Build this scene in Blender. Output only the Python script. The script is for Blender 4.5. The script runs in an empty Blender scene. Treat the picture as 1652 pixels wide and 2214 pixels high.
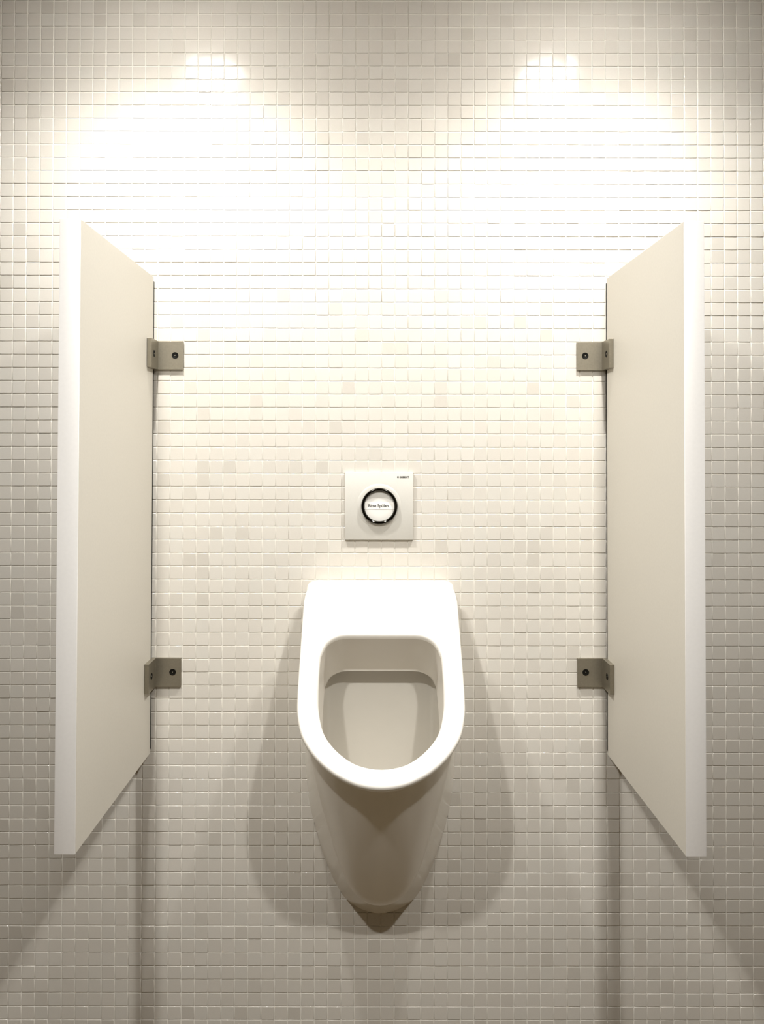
import bpy, bmesh, math, random
import numpy as np
from mathutils import Vector, Matrix

random.seed(7); rng = np.random.default_rng(11)
scene = bpy.context.scene
COL = scene.collection
PI = math.pi
EYE = 1.25            # height of the camera above the floor (m)
CEIL = EYE + 0.885    # underside of the ceiling

# ------------------------------------------------------------------ helpers
def link(name, verts, faces, mats, parent=None, smooth=False, autos=None, matidx=None):
    me = bpy.data.meshes.new(name)
    me.from_pydata([tuple(v) for v in verts], [], [tuple(f) for f in faces])
    me.update()
    if not isinstance(mats, (list, tuple)): mats = [mats]
    for m in mats: me.materials.append(m)
    if matidx is not None:
        me.polygons.foreach_set('material_index', matidx)
    if smooth:
        me.polygons.foreach_set('use_smooth', [True]*len(me.polygons))
    o = bpy.data.objects.new(name, me); COL.objects.link(o)
    if parent: o.parent = parent
    if autos is not None:
        me.polygons.foreach_set('use_smooth', [True]*len(me.polygons))
        bm = bmesh.new(); bm.from_mesh(me)
        for e in bm.edges:
            if len(e.link_faces) == 2 and e.calc_face_angle(0) > math.radians(autos): e.smooth = False
        bm.to_mesh(me); bm.free()
    return o

def bm_obj(name, bm, mat, parent=None, autos=35):
    bmesh.ops.recalc_face_normals(bm, faces=bm.faces)
    for f in bm.faces: f.smooth = True
    for e in bm.edges:
        if len(e.link_faces) == 2 and e.calc_face_angle(0) > math.radians(autos): e.smooth = False
    me = bpy.data.meshes.new(name); bm.to_mesh(me); bm.free()
    me.materials.append(mat)
    o = bpy.data.objects.new(name, me); COL.objects.link(o)
    if parent: o.parent = parent
    return o

def box_bm(lo, hi, bevel=0.0, seg=2):
    bm = bmesh.new()
    bmesh.ops.create_cube(bm, size=1)
    for v in bm.verts:
        v.co = Vector([(lo[i]+hi[i])/2 + v.co[i]*(hi[i]-lo[i]) for i in range(3)])
    if bevel > 0:
        bmesh.ops.bevel(bm, geom=list(bm.edges), offset=bevel, segments=seg, profile=.5, affect='EDGES')
    return bm

def lathe_bm(profile, n=64, axis='Y', cap=True):
    """profile: (radius, height) pairs; turned about an axis through the origin."""
    bm = bmesh.new(); rings = []
    for r, h in profile:
        if r < 1e-6:
            p = (0, h, 0) if axis == 'Y' else (0, 0, h)
            rings.append([bm.verts.new(p)])
        else:
            ring = []
            for k in range(n):
                a = 2*PI*k/n
                p = (r*math.cos(a), h, r*math.sin(a)) if axis == 'Y' else (r*math.cos(a), r*math.sin(a), h)
                ring.append(bm.verts.new(p))
            rings.append(ring)
    for a, b in zip(rings, rings[1:]):
        for k in range(n):
            k2 = (k+1) % n
            if len(a) == 1 and len(b) == 1: continue
            if len(a) == 1: bm.faces.new((a[0], b[k2], b[k]))
            elif len(b) == 1: bm.faces.new((a[k], a[k2], b[0]))
            else: bm.faces.new((a[k], a[k2], b[k2], b[k]))
    return bm

def empty(name, loc, label=None, cat=None, group=None, rot=(0, 0, 0)):
    o = bpy.data.objects.new(name, None); COL.objects.link(o)
    o.empty_display_size = .05
    o.location = loc; o.rotation_euler = rot
    if label: o['label'] = label
    if cat: o['category'] = cat
    if group: o['group'] = group
    return o

# ------------------------------------------------------------------ materials
def new_mat(name):
    m = bpy.data.materials.new(name); m.use_nodes = True
    nt = m.node_tree
    return m, nt, nt.nodes['Principled BSDF']

def simple(name, col, rough=.5, metal=0, spec=.5, coat=0, noise=None, bump=None):
    m, nt, b = new_mat(name)
    b.inputs['Base Color'].default_value = (*col, 1)
    b.inputs['Roughness'].default_value = rough
    b.inputs['Metallic'].default_value = metal
    b.inputs['Specular IOR Level'].default_value = spec
    b.inputs['Coat Weight'].default_value = coat
    b.inputs['Coat Roughness'].default_value = .05
    tc = nt.nodes.new('ShaderNodeTexCoord')
    if noise:
        sc, amt = noise
        n = nt.nodes.new('ShaderNodeTexNoise'); n.inputs['Scale'].default_value = sc
        n.inputs['Detail'].default_value = 4
        mr = nt.nodes.new('ShaderNodeMapRange')
        mr.inputs['To Min'].default_value = 1-amt; mr.inputs['To Max'].default_value = 1+amt
        mx = nt.nodes.new('ShaderNodeVectorMath'); mx.operation = 'SCALE'
        mx.inputs[0].default_value = col
        nt.links.new(tc.outputs['Object'], n.inputs['Vector'])
        nt.links.new(n.outputs['Fac'], mr.inputs['Value'])
        nt.links.new(mr.outputs['Result'], mx.inputs['Scale'])
        nt.links.new(mx.outputs['Vector'], b.inputs['Base Color'])
    if bump:
        sc, st, dist = bump
        n2 = nt.nodes.new('ShaderNodeTexNoise'); n2.inputs['Scale'].default_value = sc
        n2.inputs['Detail'].default_value = 3
        bp = nt.nodes.new('ShaderNodeBump'); bp.inputs['Strength'].default_value = st
        bp.inputs['Distance'].default_value = dist
        nt.links.new(tc.outputs['Object'], n2.inputs['Vector'])
        nt.links.new(n2.outputs['Fac'], bp.inputs['Height'])
        nt.links.new(bp.outputs['Normal'], b.inputs['Normal'])
    return m

def tile_material():
    m, nt, b = new_mat('glazed_mosaic')
    geo = nt.nodes.new('ShaderNodeNewGeometry')
    ramp = nt.nodes.new('ShaderNodeValToRGB')
    ramp.color_ramp.elements[0].position = 0; ramp.color_ramp.elements[0].color = (.560, .522, .460, 1)
    ramp.color_ramp.elements[1].position = 1; ramp.color_ramp.elements[1].color = (.650, .610, .545, 1)
    e = ramp.color_ramp.elements.new(.08); e.color = (.615, .576, .512, 1)
    e = ramp.color_ramp.elements.new(.5); e.color = (.635, .594, .528, 1)
    e = ramp.color_ramp.elements.new(.75); e.color = (.625, .592, .530, 1)
    nt.links.new(geo.outputs['Random Per Island'], ramp.inputs['Fac'])
    tc = nt.nodes.new('ShaderNodeTexCoord')
    n = nt.nodes.new('ShaderNodeTexNoise'); n.inputs['Scale'].default_value = 420
    n.inputs['Detail'].default_value = 2
    nt.links.new(tc.outputs['Object'], n.inputs['Vector'])
    mr = nt.nodes.new('ShaderNodeMapRange')
    mr.inputs['To Min'].default_value = .965; mr.inputs['To Max'].default_value = 1.035
    nt.links.new(n.outputs['Fac'], mr.inputs['Value'])
    sc = nt.nodes.new('ShaderNodeVectorMath'); sc.operation = 'SCALE'
    nt.links.new(ramp.outputs['Color'], sc.inputs[0]); nt.links.new(mr.outputs['Result'], sc.inputs['Scale'])
    nt.links.new(sc.outputs['Vector'], b.inputs['Base Color'])
    n3 = nt.nodes.new('ShaderNodeTexNoise'); n3.inputs['Scale'].default_value = 60
    nt.links.new(tc.outputs['Object'], n3.inputs['Vector'])
    bp = nt.nodes.new('ShaderNodeBump'); bp.inputs['Strength'].default_value = .12; bp.inputs['Distance'].default_value = .001
    nt.links.new(n3.outputs['Fac'], bp.inputs['Height']); nt.links.new(bp.outputs['Normal'], b.inputs['Normal'])
    b.inputs['Roughness'].default_value = .13
    b.inputs['Specular IOR Level'].default_value = .5
    return m

M_tile = tile_material()
M_grout = simple('pale_grout', (.78, .745, .67), .9, spec=.2, noise=(90, .06))
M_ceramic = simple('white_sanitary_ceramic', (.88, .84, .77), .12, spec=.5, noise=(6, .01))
M_basin = simple('shaded_basin_ceramic', (.60, .565, .50), .30, spec=.5, noise=(14, .04))  # same ceramic as the bowl, darkened for the shade inside
M_throat = simple('shaded_throat_ceramic', (.70, .655, .585), .25, spec=.5, noise=(14, .04))  # bowl ceramic again, shade of the throat put into its colour
M_panel = simple('greige_laminate', (.60, .565, .495), .45, spec=.35, noise=(260, .05), bump=(900, .15, .0004))
M_edge = simple('white_edge_banding', (.93, .90, .86), .42, spec=.4, noise=(200, .03))
M_steel = simple('brushed_stainless', (.30, .27, .21), .38, metal=.75, noise=(300, .12), bump=(700, .2, .0003))
M_hole = simple('dark_socket', (.006, .0055, .004), .45, spec=.15)
M_glint = simple('screw_glint', (.8, .78, .7), .2, metal=1)  # bright spot painted as the glint at a screw's centre
M_plate = simple('satin_grey_plastic', (.60, .575, .52), .38, spec=.5, noise=(300, .03))
M_button = simple('pale_button_plastic', (.78, .755, .70), .35, spec=.5)
M_chrome = simple('chrome_dark_reflection', (.045, .042, .036), .10, metal=1)  # chrome with the dark room's reflection put into its colour
M_paper = simple('white_label', (.86, .83, .77), .5)
M_ink = simple('black_ink', (.012, .011, .009), .5, spec=.3)
M_floor = simple('brown_stone_floor', (.12, .086, .045), .7, noise=(8, .15))
M_paint = simple('warm_wall_paint', (.15, .105, .055), .8, noise=(5, .05))
M_ceilpaint = simple('ceiling_paint', (.34, .26, .16), .85)
M_trim = simple('lamp_trim_white', (.7, .7, .68), .4)
M_drain = simple('drain_grey', (.25, .24, .21), .3, metal=.6)

def lamp_mat(strength):
    m, nt, b = new_mat('lit_lamp_glass')
    b.inputs['Base Color'].default_value = (.9, .9, .88, 1)
    b.inputs['Emission Color'].default_value = (1, .99, .96, 1)
    b.inputs['Emission Strength'].default_value = strength
    return m
M_lamp = lamp_mat(150)

# ------------------------------------------------------------------ mosaic wall
# 23 mm glazed tiles on a 25 mm pitch, every tile a little out of true
PITCH = .025
X0 = -0.7107; Z0 = EYE + 0.75842       # one joint crossing of the laid grid
WX0, WX1 = -2.10, 2.12
def mosaic_wall():
    half = .0117
    i0 = math.ceil((WX0 - X0)/PITCH); i1 = math.floor((WX1 - X0)/PITCH)
    j0 = math.ceil((0.0 - Z0)/PITCH); j1 = math.ceil((CEIL - Z0)/PITCH)
    V = []; F = []; MI = []
    # grout bed (one slab)
    g = .0011
    b = [(WX0, g, 0), (WX1, g, 0), (WX1, g, CEIL), (WX0, g, CEIL), (WX0, .06, 0), (WX1, .06, 0), (WX1, .06, CEIL), (WX0, .06, CEIL)]
    V += b
    F += [(0, 1, 2, 3), (5, 4, 7, 6), (4, 0, 3, 7), (1, 5, 6, 2), (3, 2, 6, 7), (4, 5, 1, 0)]; MI += [0]*6
    c = .0006
    def ring(h, y):
        return [(h, y, h-c), (h-c, y, h), (-h+c, y, h), (-h, y, h-c), (-h, y, -h+c), (-h+c, y, -h), (h-c, y, -h), (h, y, -h+c)]
    base = np.array(ring(half, .0014) + ring(half, .00045) + ring(half-.00016, .00014) + ring(half-.0005, 0.0))
    wob_x = rng.normal(0, .00012, 600); wob_z = rng.normal(0, .00012, 600)
    for i in range(i0, i1):
        for j in range(j0, j1):
            cx = X0 + (i+.5)*PITCH; cz = Z0 + (j+.5)*PITCH
            if cz+half > CEIL or cz-half < 0: continue
            cx += wob_x[i+250]+rng.normal(0, .00010); cz += wob_z[j+250]+rng.normal(0, .00010)
            ta, tb = rng.normal(0, .0060), rng.normal(0, .0060); tr = rng.normal(0, .004)
            dy = rng.normal(0, .00013)
            P = base.copy()
            cr, sr = math.cos(tr), math.sin(tr)
            x = P[:, 0]*cr - P[:, 2]*sr; z = P[:, 0]*sr + P[:, 2]*cr
            P[:, 0] = x + cx; P[:, 2] = z + cz
            P[8:, 1] += dy + ta*x[8:] + tb*z[8:]
            o = len(V); V += [tuple(p) for p in P]
            for r in range(3):
                for k in range(8):
                    k2 = (k+1) % 8
                    F.append((o+r*8+k, o+r*8+k2, o+(r+1)*8+k2, o+(r+1)*8+k)); MI.append(1)
            F.append(tuple(o+24+k for k in range(8))); MI.append(1)
    w = link('wall_back', V, F, [M_grout, M_tile], matidx=MI)
    me = w.data
    me.polygons.foreach_set('use_smooth', [m == 1 for m in MI])
    ev = np.empty(len(me.edges)*2, dtype=np.int32); me.edges.foreach_get('vertices', ev); ev = ev.reshape(-1, 2)
    sharp = (((ev[:, 0]-8) % 32) >= 24) & (((ev[:, 1]-8) % 32) >= 24)
    sharp |= (ev[:, 0] < 8)
    at = me.attributes.new('sharp_edge', 'BOOLEAN', 'EDGE'); at.data.foreach_set('value', sharp)
    w['kind'] = 'structure'
    return w
wall = mosaic_wall()

def struct(name, lo, hi, mat):
    o = bm_obj(name, box_bm(lo, hi), mat); o['kind'] = 'structure'; return o
YB = -4.2
struct('floor', (WX0-.06, YB-.06, -.05), (WX1+.06, .06, 0), M_floor)
struct('wall_left', (WX0-.06, YB-.06, 0), (WX0, .06, CEIL), M_paint)
struct('wall_right', (WX1, YB-.06, 0), (WX1+.06, .06, CEIL), M_paint)
struct('wall_front', (WX0, YB-.06, 0), (WX1, YB, CEIL), M_paint)
struct('ceiling', (WX0-.06, YB-.06, CEIL), (WX1+.06, .06, CEIL+.05), M_ceilpaint)

# ------------------------------------------------------------------ urinal
def catmull(pts, n, mirror=False):
    """n+1 points evenly spaced along a smooth curve through pts."""
    P = [np.array(p, float) for p in pts]
    ghost = P[-2]*np.array([-1]+[1]*(len(P[-1])-1)) if mirror else 2*P[-1]-P[-2]
    P = [2*P[0]-P[1]] + P + [ghost]
    out = []
    for k in range(1, len(P)-2):
        for t in np.linspace(0, 1, 24, endpoint=False):
            a, b, c, d = P[k-1], P[k], P[k+1], P[k+2]
            out.append(.5*((2*b)+(-a+c)*t+(2*a-5*b+4*c-d)*t*t+(-a+3*b-3*c+d)*t**3))
    out.append(P[-2]); out = np.array(out)
    L = np.r_[0, np.cumsum(np.linalg.norm(np.diff(out, axis=0), axis=1))]
    s = np.linspace(0, L[-1], n+1)
    return np.stack([np.interp(s, L, out[:, i]) for i in range(out.shape[1])], 1)

def rounded_corner(xe, zt, r, n=7):
    return [(xe-r+r*math.sin(a), zt-r+r*math.cos(a)) for a in np.linspace(0, PI/2, n)]

NT, NC, NS, NA = 10, 8, 16, 34        # top run, corner, side run, bottom arc
def half_outline(top, corner, side, arc):
    a = np.array([(top[0]+(top[1]-top[0])*t, top[2]) for t in np.linspace(0, 1, NT+1)])
    b = catmull(corner, NC); c = catmull(side, NS); d = catmull(arc, NA, True)
    h = np.vstack([a[:-1], b[:-1], c[:-1], d])
    return h
def full(h):
    l = h[1:-1][::-1].copy(); l[:, 0] *= -1
    return np.vstack([h, l])
def inset(P, d):
    """offset a closed curve inwards (positive) in its own plane"""
    t = np.roll(P, -1, 0) - np.roll(P, 1, 0)
    t /= np.linalg.norm(t, axis=1)[:, None]+1e-12
    nrm = np.stack([t[:, 1], -t[:, 0]], 1)        # travelling clockwise
    return P + nrm*np.asarray(d).reshape(-1, 1)

SL = .757; KS = math.sqrt(1+SL*SL)     # the rim leans out this much per metre of drop
ZT = -.240
def on_rim(P, depth=0.0):
    """in-plane (x, z) of the sloping rim plane -> 3-D; depth goes into the body"""
    z = P[:, 1]; y = -(.06+SL*(ZT - z))
    n = np.array([0, 1, -SL])/KS
    depth = np.asarray(depth, float)*np.ones(len(P))
    return np.stack([P[:, 0], y + n[1]*depth, z + n[2]*depth], 1)
def inset_rim(P, d):
    Q = P.copy(); Q[:, 1] *= KS; Q = inset(Q, d); Q[:, 1] /= KS; return Q

rimH = half_outline((0, .116, ZT), [(.116, ZT), (.1265, ZT-.0025), (.1335, ZT-.008), (.1370, ZT-.018)],
    [(.1370, ZT-.018), (.1386, -.272), (.1395, -.325), (.1402, -.370), (.1405, -.400)],
    [(.1405, -.400), (.1392, -.428), (.1325, -.4545), (.1215, -.4725), (.105, -.4895), (.0845, -.504), (.0640, -.5142), (.0345, -.5238), (0, -.5273)])
opH = half_outline((0, .060, -.3228), [(.060, -.3228), (.0765, -.3250), (.0940, -.3345), (.1035, -.3510)],
    [(.1035, -.3510), (.1047, -.364), (.1050, -.380), (.1052, -.392), (.1050, -.404)],
    [(.1050, -.404), (.1035, -.4250), (.0965, -.4500), (.0835, -.4680), (.0615, -.4848), (.0350, -.4965), (0, -.5010)])
wallH = half_outline((0, .118, -.2435), [(.118, -.2435), (.129, -.2455), (.136, -.251), (.1395, -.262)],
    [(.1395, -.262), (.1408, -.32), (.1412, -.40), (.1412, -.47), (.1410, -.525)],
    [(.1412, -.525), (.1405, -.590), (.1330, -.659), (.1200, -.7125), (.1020, -.770), (.0820, -.814), (.0640, -.8410), (.0430, -.8560), (.020, -.8655), (0, -.868)])
cavH = half_outline((0, .068, -.364), [(.068, -.364), (.084, -.366), (.093, -.372), (.096, -.384)],
    [(.096, -.384), (.097, -.47), (.097, -.52), (.097, -.56), (.097, -.600)],
    [(.097, -.600), (.096, -.615), (.090, -.632), (.078, -.644), (.060, -.652), (.036, -.656), (0, -.658)])
RIM, OPEN, WALL, CAV = full(rimH), full(opH), full(wallH), full(cavH)
NR = len(RIM)
tt = np.zeros(NR)                       # 0 along top and sides, 1 at the very bottom
na = NT+NC+NS
for k in range(NR):
    kk = k if k <= na+NA else NR-k
    tt[k] = max(0, (kk-na)/NA)
sm = tt*tt*(3-2*tt)

def loft(rings, closed_cap=None, flip=False):
    V = []; F = []
    for r in rings: V += [tuple(p) for p in r]
    n = NR
    for a in range(len(rings)-1):
        for k in range(n):
            k2 = (k+1) % n
            f = (a*n+k, a*n+k2, (a+1)*n+k2, (a+1)*n+k)
            F.append(f[::-1] if flip else f)
    if closed_cap is not None:
        V.append(tuple(closed_cap)); c = len(V)-1; a = len(rings)-1
        for k in range(n):
            f = (a*n+k, a*n+(k+1) % n, c); F.append(f[::-1] if flip else f)
    return V, F

urinal = empty('urinal', (.0125, 0, EYE-.868), 'white ceramic wall-hung urinal below the flush plate', 'urinal')
dz = .868
def tolocal(rings): return [r+np.array([0, 0, dz]) for r in rings]

# outer shell: wall outline -> flank crease -> belly -> under the rim -> rim face -> opening
W3 = np.stack([WALL[:, 0], np.zeros(NR), WALL[:, 1]], 1)
under = on_rim(inset_rim(RIM, .0105), .027)
# crease between the flanks and the belly, (x, depth, z)
crease = catmull([(.1360, .137, -.435), (.1290, .158, -.480), (.1130, .165, -.548), (.0935, .138, -.636), (.0708, .106, -.727), (.0503, .085, -.782), (.0270, .070, -.812), (0, .064, -.823)], NA, True)
C3 = np.stack([WALL[:, 0]*.25+under[:, 0]*.75, under[:, 1]*.80, WALL[:, 1]*.25+under[:, 2]*.75], 1)
for k in range(NA+1):
    x, d, z = crease[k]
    C3[na+k] = (x, -d, z)
    if k < NA: C3[NR-(na+k)] = (-x, -d, z)
for _ in range(5):
    C3 = .5*C3+.25*(np.roll(C3, 1, 0)+np.roll(C3, -1, 0))
rings = [W3, W3*.75+C3*.25, W3*.4+C3*.6, W3*.08+C3*.92, C3]
bul = np.stack([np.zeros(NR), -.003*sm, -.002*sm], 1)
for t in (.05, .12, .22, .32, .42, .54, .66, .78, .88, .95):
    rings.append(C3*(1-t)+under*t + bul*(4*t*(1-t)))
rings += [under, on_rim(inset_rim(RIM, .0072), .0235), on_rim(inset_rim(RIM, .0035), .0175), on_rim(inset_rim(RIM, .0012), .0125), on_rim(RIM, .0085), on_rim(inset_rim(RIM, .0006), .0050),
          on_rim(inset_rim(RIM, .0022), .0022), on_rim(inset_rim(RIM, .0048), .0006), on_rim(inset_rim(RIM, .009), .0)]
for t in (.33, .66):
    rings.append(on_rim(inset_rim(RIM, .009)*(1-t)+inset_rim(OPEN, -.0085)*t, 0))
rings += [on_rim(inset_rim(OPEN, -.0085), 0.0002), on_rim(inset_rim(OPEN, -.0062), .0006), on_rim(inset_rim(OPEN, -.0042), .0014), on_rim(inset_rim(OPEN, -.0024), .0030), on_rim(inset_rim(OPEN, -.0010), .0052), on_rim(OPEN, .0090)]
shellV, shellF = loft(tolocal(rings))
link('bowl', shellV, shellF, M_ceramic, urinal, smooth=True)
# throat under the opening, ending in the flushing rim's sharp lower edge
top_w = np.clip((OPEN[:, 1]+.501)/.178, 0, 1)        # 1 at the top, 0 at the front lip
O3 = on_rim(OPEN, .0090)
T2 = O3.copy(); T2[:, 0] *= .955
T2[:, 1] += .014+.046*top_w; T2[:, 2] -= .030+.040*top_w
def mix(A, B, t): return A*(1-t)+B*t
thr = [O3, mix(O3, T2, .25), mix(O3, T2, .5), mix(O3, T2, .75), mix(O3, T2, .94)]
T2b = T2.copy(); T2b[:, 0] *= 1.015; T2b[:, 2] -= .0012
T3 = T2.copy(); T3[:, 0] *= 1.21; T3[:, 1] += .010; T3[:, 2] += .034*(top_w)-.002
thr += [T2, T2b, T3]
tv, tf = loft(tolocal(thr))
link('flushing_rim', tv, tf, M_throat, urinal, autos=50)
# basin
B3 = np.stack([CAV[:, 0], -np.full(NR, .028), CAV[:, 1]], 1)
bas = [T3]
for t in (.12, .25, .4, .55, .7, .82, .91, .97):
    w = t**1.0
    q = mix(T3, B3, w)
    out = .012*math.sin(PI*t)
    q[:, 0] += np.sign(q[:, 0])*out*(np.abs(q[:, 0]) > .02)*np.clip((np.abs(q[:, 0])-.02)/.05, 0, 1)
    q[:, 2] -= .004*math.sin(PI*t)*sm
    bas.append(q)
bas.append(B3)
cen = np.array([0, -.028, -.53])
for t in (.06, .16, .35, .6, .85):
    q = B3*(1-t)+cen*t; q[:, 1] = -.028+.004*(1-(1-t)**2)
    bas.append(q)
bv, bf = loft(tolocal(bas), closed_cap=cen+np.array([0, .004, dz]))
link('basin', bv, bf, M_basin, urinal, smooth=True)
# drain outlet low in the basin
bmd = lathe_bm([(0, .0), (.012, .0005), (.016, .002), (.020, .0015), (.022, 0), (.022, -.002), (0, -.002)], 40, 'Z')
dr = bm_obj('drain_cover', bmd, M_drain, urinal); dr.location = (0, -.115, -.6235+dz+.002); dr.rotation_euler = (math.radians(-18), 0, 0)

# ------------------------------------------------------------------ flush plate
fp = empty('flush_plate', (.0099, 0, EYE-.1022), 'square grey flush plate with a round black-ringed button above the urinal', 'flush plate')
bm = box_bm((-.0644, -.0058, -.0639), (.0644, .0002, .0639), .0007, 2)
bm_obj('cover_plate', bm, M_plate, fp)
bmc = lathe_bm([(0, -.0070), (.0335, -.0070), (.0375, -.0068), (.0415, -.0060), (.0422, -.0055)], 96)
o = bm_obj('button_surround', bmc, M_plate, fp, 60); 
# chrome ring, a little proud of the plate and tipped forward at the foot
ring_prof = [(.0342, -.0060), (.0342, -.0100), (.0336, -.0128), (.0320, -.0142), (.0301, -.0138), (.0286, -.0124), (.0281, -.0100), (.0281, -.0065)]
r_ = bm_obj('button_ring', lathe_bm(ring_prof, 128), M_chrome, fp, 60)
btn = bm_obj('push_button', lathe_bm([(.0284, -.0070), (.0284, -.0080), (.0270, -.0083), (.018, -.0082), (.008, -.0081), (0, -.0081)], 96), M_button, fp, 50)
btn_label = bm_obj('instruction_label', box_bm((-.0278, -.0088, -.0060), (.0278, -.0083, .0060), .0001, 1), M_paper, btn)
btn_label.location = (0, 0, .0010)
for o in (r_, btn): o.location = (.0006, 0, -.0005)

def lettering(name, body, size, x, z, y, parent, width=None, bold=0.0, extr=.00012, space=1.0):
    cu = bpy.data.curves.new(name+'_outline', 'FONT'); cu.body = body; cu.size = size
    cu.extrude = extr; cu.offset = bold; cu.space_character = space
    cu.align_x = 'LEFT'; cu.align_y = 'BOTTOM_BASELINE'
    tmp = bpy.data.objects.new('tmp_text', cu); COL.objects.link(tmp)
    dg = bpy.context.evaluated_depsgraph_get(); dg.update()
    me = bpy.data.meshes.new_from_object(tmp.evaluated_get(dg))
    bpy.data.objects.remove(tmp); bpy.data.curves.remove(cu)
    xs = [v.co.x for v in me.vertices]; w0 = max(xs)-min(xs)
    k = (width/w0) if width else 1
    mn = min(xs)
    for v in me.vertices:
        X, Y, Z = (v.co.x-mn)*k, v.co.y, v.co.z
        v.co = Vector((x+X, y-Z, z+Y))
    me.materials.clear(); me.materials.append(M_ink); me.name = name
    ob = bpy.data.objects.new(name, me); COL.objects.link(ob); ob.parent = parent
    return ob
# sits on the label on the button (label is a child of the button)
lettering('printed_words', 'Bitte Spülen', .0076, -.0208, -.0026, -.0089, btn_label, width=.0378, bold=.00012)
lettering('maker_lettering', 'GEBERIT', .0046, .0382, .0526, -.0059, fp, width=.0186, bold=.00012)
bm_obj('maker_square', box_bm((.0342, -.0060, .0526), (.0368, -.0055, .0558)), M_ink, fp)

# ------------------------------------------------------------------ screens between the places
def screw_into(parent, loc, rot):
    s = empty('screw', loc, rot=rot); s.parent = parent
    return s
def make_bracket(parent, s, xin, z0, z1, ys, zs, ws=.0473, wh_x=None):
    """L-shaped steel bracket. s=+1: wall leg runs to +x. xin = panel face it is screwed to"""
    t = .0080
    def X(v): return xin + s*v
    prof = [(0, -.0003), (t+ws, -.0003), (t+ws, -.0055), (t, -.0055), (t, -.0550), (0, -.0550)]
    bm = bmesh.new()
    lo = [bm.verts.new((X(a), b, z0)) for a, b in prof]; hi = [bm.verts.new((X(a), b, z1)) for a, b in prof]
    bm.faces.new(lo); bm.faces.new(hi)
    for k in range(6):
        k2 = (k+1) % 6; bm.faces.new((lo[k], lo[k2], hi[k2], hi[k]))
    bmesh.ops.recalc_face_normals(bm, faces=bm.faces)
    bmesh.ops.bevel(bm, geom=list(bm.edges), offset=.0005, segments=2, profile=.5, affect='EDGES')
    br = bm_obj('bracket', bm, M_steel, parent, 14)
    # countersunk screw: dark recess ring, head with a hexagonal socket
    def screw(loc, rz):
        head = bm_obj('screw', lathe_bm([(.0062, .0), (.0062, -.00035), (.0054, -.0005), (.0046, -.00015), (.0030, .0000), (.0012, .0000), (.0009, -.0006), (0, -.0009)], 40), M_hole, br)
        head.data.materials.append(M_glint)
        for f in head.data.polygons:
            if all(math.hypot(head.data.vertices[v].co.x, head.data.vertices[v].co.z) < .0012 for v in f.vertices): f.material_index = 1
        head.location = loc; head.rotation_euler = (0, 0, rz)
        return head
    screw((X(t+ws-.0155), -.0056, zs), 0)
    screw((X(t+.0001), -ys, zs), s*PI/2)
    return br

def partition(name_label, side, xin, zc, tilt, th, gap=.010, depth=.400, H=.8949, brackets=()):
    """side -1: the screen left of the urinal (its body lies at x < xin)."""
    root = empty('partition_screen', (xin, 0, EYE+zc-H/2), name_label, 'partition', 'partition screens beside the urinal', rot=(0, tilt, 0))
    s = side
    x0, x1 = sorted((0, s*th))
    e = .0022
    bm_obj('panel', box_bm((x0, -gap-depth+e, 0), (x1, -gap, H), .0006, 1), M_panel, root)
    bm_obj('edge_strip', box_bm((x0-.0001, -gap-depth, -.0001), (x1+.0001, -gap-depth+e-.0001, H+.0001), .0007, 2), M_edge, root)
    # dark strip set in the gap behind the panel
    bm_obj('gap_strip', box_bm((min(s*.001, s*(th-.006)), -gap+.0001, .006), (max(s*.001, s*(th-.006)), -.0004, H-.008)), M_hole, root)
    for (za, zb, zs, dx) in brackets:
        make_bracket(root, -s, dx, za, zb, .036, zs)
    return root
# heights of the brackets measured up from the lower end of each screen
zl = -.1183-.8949/2; zr = -.12008-.8949/2
partition('left of the two white-edged greige partition screens beside the urinal', -1, -.4185, -.1183, .0030, .0295,
          brackets=[(.1545-zl, .2083-zl, .1814-zl, .0006), (-.4428-zl, -.3885-zl, -.4150-zl, .0003)])
partition('right of the two white-edged greige partition screens beside the urinal', 1, .4389, -.1201, -.0003, .0285,
          brackets=[(.1542-zr, .2079-zr, .1816-zr, 0), (-.4421-zr, -.3880-zr, -.4144-zr, 0)])

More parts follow.
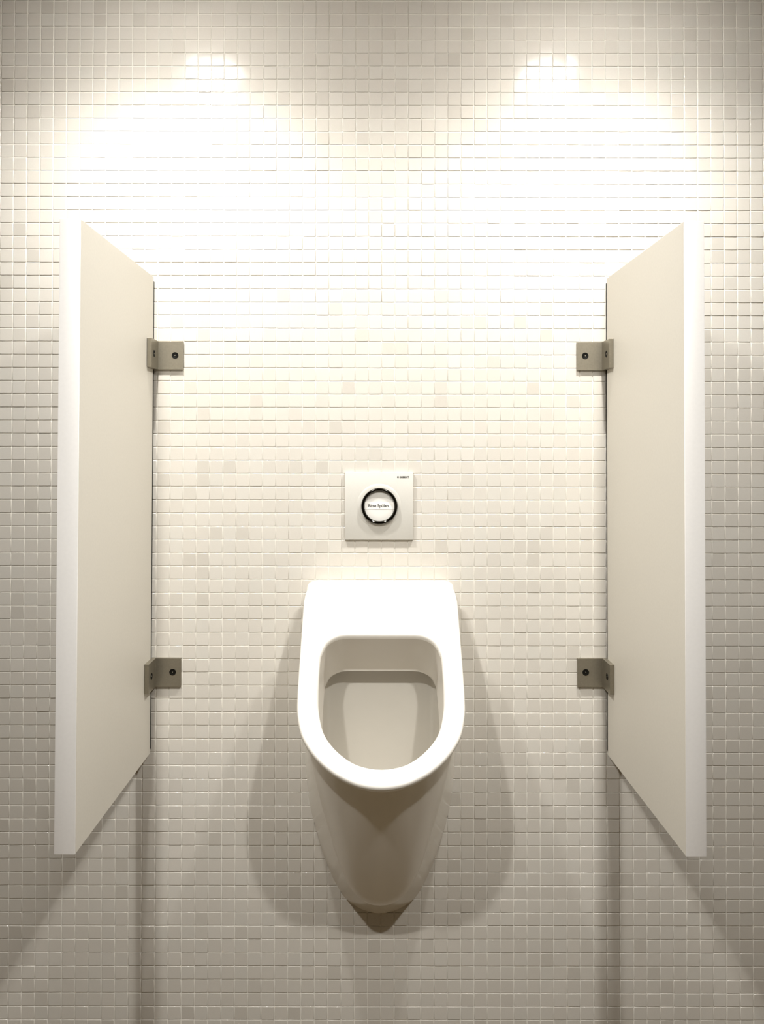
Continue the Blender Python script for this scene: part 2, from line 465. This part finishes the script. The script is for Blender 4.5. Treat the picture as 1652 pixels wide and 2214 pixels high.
# ------------------------------------------------------------------ downlights in the ceiling
def downlight(x, y, label, power):
    root = empty('downlight', (x, y, CEIL), label, 'ceiling light', 'ceiling downlights')
    bm_obj('trim_ring', lathe_bm([(.052, -.001), (.052, -.006), (.056, -.008), (.066, -.006), (.069, -.001)], 64, 'Z'), M_trim, root)
    ln = bm_obj('lamp_glass', lathe_bm([(0, -.0280), (.014, -.0272), (.027, -.0245), (.038, -.0195), (.046, -.0125), (.050, -.0040), (.050, -.001), (0, -.001)], 64, 'Z'), M_lamp, root)
    L = bpy.data.lights.new('downlight_beam', 'SPOT'); L.energy = power; L.spot_size = math.radians(SPOT); L.spot_blend = 1.0
    L.shadow_soft_size = .022; L.color = (1, .995, .97)
    lo = bpy.data.objects.new('beam', L); COL.objects.link(lo); lo.parent = root; lo.location = (0, 0, -.056)
    return root
SPOT = 156
NEAR_W, FAR_W = 38, 58
kx = .025/28.55
for x, y, lab, p in ((-.372, -.365, 'ceiling downlight near the tiled wall, left of the urinal', NEAR_W), (.404, -.365, 'ceiling downlight near the tiled wall, right of the urinal', NEAR_W),
                (-.45, -1.29, 'ceiling downlight out in the room, left side', FAR_W), (.47, -1.29, 'ceiling downlight out in the room, right side', FAR_W)):
    downlight(x, y, lab, p)

# ------------------------------------------------------------------ world, camera, view
w = bpy.data.worlds.new('World'); scene.world = w; w.use_nodes = True
w.node_tree.nodes['Background'].inputs['Color'].default_value = (.3, .24, .16, 1)
w.node_tree.nodes['Background'].inputs['Strength'].default_value = .1

cam = bpy.data.cameras.new('camera'); co = bpy.data.objects.new('camera', cam); COL.objects.link(co)
co.location = (0, -1.60967, EYE)
pitch, roll = .01245, .00148
co.rotation_mode = 'QUATERNION'
from mathutils import Quaternion
q = Quaternion((1, 0, 0), PI/2+pitch) @ Quaternion((0, 0, 1), roll)
co.rotation_quaternion = q
cam.sensor_fit = 'AUTO'; cam.sensor_width = 36
cam.lens = 1838.35/2214*36
cam.shift_x = (826-808.53)/2214
cam.shift_y = -(1107-953.66)/2214
cam.clip_start = .05
scene.camera = co

vs = scene.view_settings
vs.view_transform = 'Standard'; vs.look = 'None'; vs.gamma = 1; vs.use_curve_mapping = False
vs.exposure = 0.03
